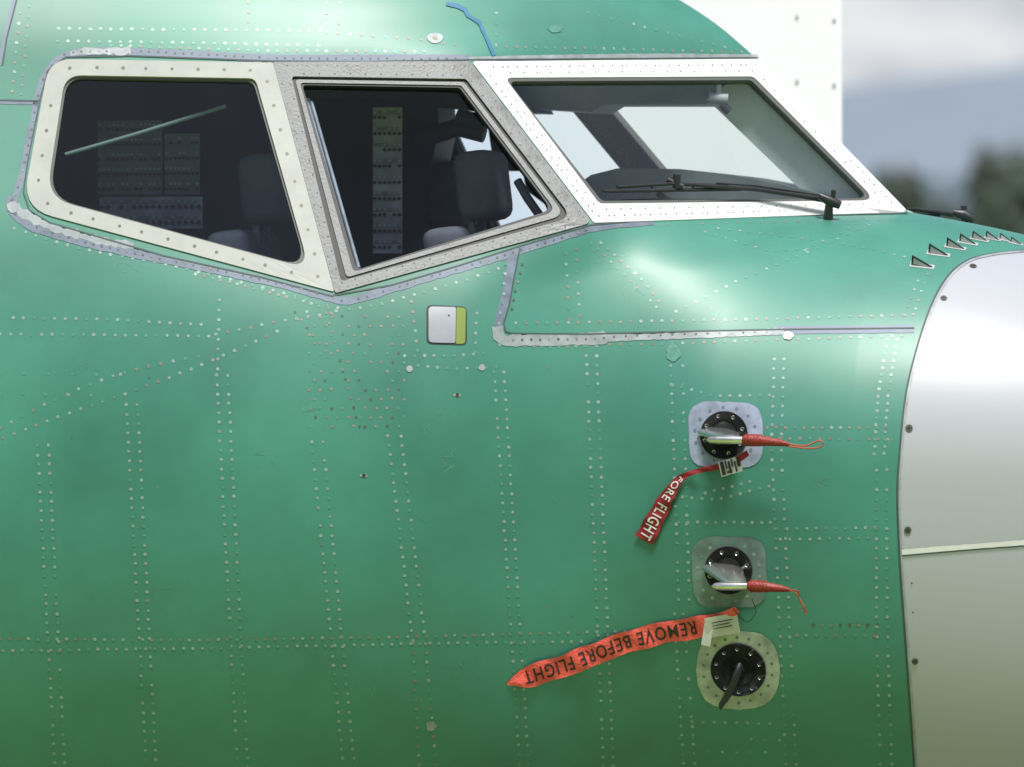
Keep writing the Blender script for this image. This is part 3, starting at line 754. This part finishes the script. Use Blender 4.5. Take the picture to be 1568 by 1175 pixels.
# ---------------- ground
gz=-3.4
def sheet(name,x0,y0,x1,y1,z,m):
    mb=MB();mb.add([(x0,y0,z),(x1,y0,z),(x1,y1,z),(x0,y1,z)],[(0,1,2,3)],m);return mb.build(name,None,False)
m_grass=mat('grass',(.24,.34,.08),.9,0,.4,.25,.3,8)
m_apron=mat('bounce_concrete',(.40,.40,.38),.85,0,.2,.6,.2,20)
m_asph=mat('apron_asphalt',(.07,.075,.07),.85,0,.25,.6,.2,20)
sheet('ground',-4000,-4000,4000,4000,gz,m_grass)
sheet('asphalt_apron',-60,-2.0,60,1.8,gz+.006,m_asph)
sheet('bounce_apron',-60,1.8,60,40,gz+.006,m_apron)  # pale unseen ground, added to bounce light onto the building
sheet('apron_marking',-60,-1.8,60,-1.65,gz+.012,mat('yellow_paint',(.6,.42,.05),.7,0,.15,5))
m_leaf=mat('conifer_foliage',(.032,.052,.034),.9,0,.5,.6)
m_bark=mat('bark',(.08,.06,.045),.9)
def treeline(name,spots):
    mb=MB()
    for x,y,h in spots:
        b0=Vector((x,y,gz));tube(mb,[b0,b0+up*h*.5,b0+up*h*.97],[.02*h,.013*h,.003*h],m_bark,5)
        n=int(9+h);
        for i in range(n):
            t=.10+.88*i/n;R=h*.24*(1-t)**.8*random.uniform(.75,1.2)+.15
            for k in range(7):
                a=random.uniform(0,2*pi);z=b0+up*h*t+up*random.uniform(-.2,.2);d=Vector((cos(a),sin(a),0));w=Vector((-sin(a),cos(a),0))*R*.32
                e=z+d*R-up*R*.35
                mb.add([z,z+d*R*.55+w-up*R*.1,e,z+d*R*.55-w-up*R*.1,z+d*R*.5+up*R*.18],[(0,1,4),(1,2,4),(2,3,4),(3,0,4)],m_leaf)
    return mb.build(name,None,False)
sp_=[]
cdir=lambda px,dist:CAM+ray(px,587)*dist
for i in range(110):
    px=1000+i*9+random.uniform(-6,6);d_=random.uniform(170,250);q=cdir(px,d_)
    toppx=random.uniform(272,335)
    if 1345<px<1405: toppx=random.uniform(225,265)
    if px>1490: toppx=random.uniform(190,235)
    sp_.append((q.x,q.y,(587.5-toppx)/15000*d_+3.4))
for i in range(80):
    a=random.uniform(-.9,.9)-TH+0;d_=random.uniform(190,260);sp_.append((CAM.x+sin(a)*d_*1.,CAM.y+cos(a)*d_,random.uniform(5,7.0)))
treeline('distant_tree_line',sp_)
sp2=[]
for i in range(170):
    a=random.uniform(-1.35,1.35);d_=random.uniform(60,85);sp2.append((sin(a)*d_,-1-cos(a)*d_,random.uniform(13,21)))
treeline('tree_line_behind_viewpoint',sp2)
hm=MB()
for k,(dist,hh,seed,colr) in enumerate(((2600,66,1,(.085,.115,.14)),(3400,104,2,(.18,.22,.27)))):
    rows=[[],[],[]];m_hill=mat('hazy_hill_%d'%k,colr,1.,0,.15,.004)  # distance haze is mixed into each hill's base colour
    for i in range(121):
        a=-1.3+2.6*i/120;x=sin(a)*dist;y=cos(a)*dist
        h=hh*(1+.14*sin(a*9+seed)+.09*sin(a*23+2*seed)+.05*sin(a*61))
        rows[0].append(Vector((x*.9,y*.9,gz-1)));rows[1].append(Vector((x,y,gz+h)));rows[2].append(Vector((x*1.15,y*1.15,gz-1)))
    hm.grid(rows,m_hill)
hm.build('hills',None,True)
# ---------------- light
Sd=Vector((.20,-.36,.92)).normalized()
el=math.asin(Sd.z);az=math.atan2(Sd.x,Sd.y)
sun=bpy.data.lights.new('sun','SUN');sun.energy=5.0;sun.angle=math.radians(15);sun.color=(1,.97,.92)
so=link(bpy.data.objects.new('sun',sun));so.rotation_euler=Sd.to_track_quat('Z','Y').to_euler();so.location=(0,-10,20)
w=bpy.data.worlds.new('World');bpy.context.scene.world=w;w.use_nodes=True;nt=w.node_tree
bg=nt.nodes['Background'];sk=nt.nodes.new('ShaderNodeTexSky');sk.sky_type='NISHITA';sk.sun_disc=False;sk.sun_elevation=el;sk.sun_rotation=az;sk.dust_density=1
tc=nt.nodes.new('ShaderNodeTexCoord');mp=nt.nodes.new('ShaderNodeMapping');mp.inputs['Scale'].default_value=(1,1,3.2);nt.links.new(tc.outputs['Generated'],mp.inputs[0])
ns=nt.nodes.new('ShaderNodeTexNoise');ns.inputs['Scale'].default_value=2.6;ns.inputs['Detail'].default_value=5;nt.links.new(mp.outputs[0],ns.inputs['Vector'])
cr=nt.nodes.new('ShaderNodeValToRGB');cr.color_ramp.elements[0].position=.42;cr.color_ramp.elements[1].position=.62;nt.links.new(ns.outputs[0],cr.inputs[0])
mxc=nt.nodes.new('ShaderNodeMixRGB');nt.links.new(cr.outputs[0],mxc.inputs[0]);nt.links.new(sk.outputs[0],mxc.inputs[1]);mxc.inputs[2].default_value=(7.5,7.7,8.,1)
sz=nt.nodes.new('ShaderNodeSeparateXYZ');nt.links.new(tc.outputs['Generated'],sz.inputs[0])
hz=nt.nodes.new('ShaderNodeMapRange');hz.inputs[1].default_value=.03;hz.inputs[2].default_value=.16;hz.inputs[3].default_value=1;hz.inputs[4].default_value=0;nt.links.new(sz.outputs['Z'],hz.inputs[0])
n3=nt.nodes.new('ShaderNodeTexNoise');n3.inputs['Scale'].default_value=55;n3.inputs['Detail'].default_value=2
mp3=nt.nodes.new('ShaderNodeMapping');mp3.inputs['Scale'].default_value=(1,1,2.2);mp3.inputs['Location'].default_value=(.0,.0,.35);nt.links.new(tc.outputs['Generated'],mp3.inputs[0]);nt.links.new(mp3.outputs[0],n3.inputs['Vector'])
c3=nt.nodes.new('ShaderNodeValToRGB');c3.color_ramp.elements[0].position=.38;c3.color_ramp.elements[0].color=(5.4,5.7,6.2,1);c3.color_ramp.elements[1].position=.62;c3.color_ramp.elements[1].color=(7.8,8.0,8.2,1);nt.links.new(n3.outputs[0],c3.inputs[0])
mh=nt.nodes.new('ShaderNodeMixRGB');nt.links.new(hz.outputs[0],mh.inputs[0]);nt.links.new(mxc.outputs[0],mh.inputs[1]);nt.links.new(c3.outputs[0],mh.inputs[2])
nt.links.new(mh.outputs[0],bg.inputs[0]);bg.inputs[1].default_value=.105
# ---------------- camera
cam=bpy.data.cameras.new('camera');co=link(bpy.data.objects.new('camera',cam));co.location=CAM;co.rotation_euler=(pi/2,0,TH)
cam.lens=36*D/3.136;cam.clip_end=10000;cam.clip_start=.5;cam.dof.use_dof=True;cam.dof.focus_distance=D+.1;cam.dof.aperture_fstop=3.6
bpy.context.scene.camera=co
vs_=bpy.context.scene.view_settings;vs_.view_transform='Standard';vs_.look='None';vs_.exposure=0
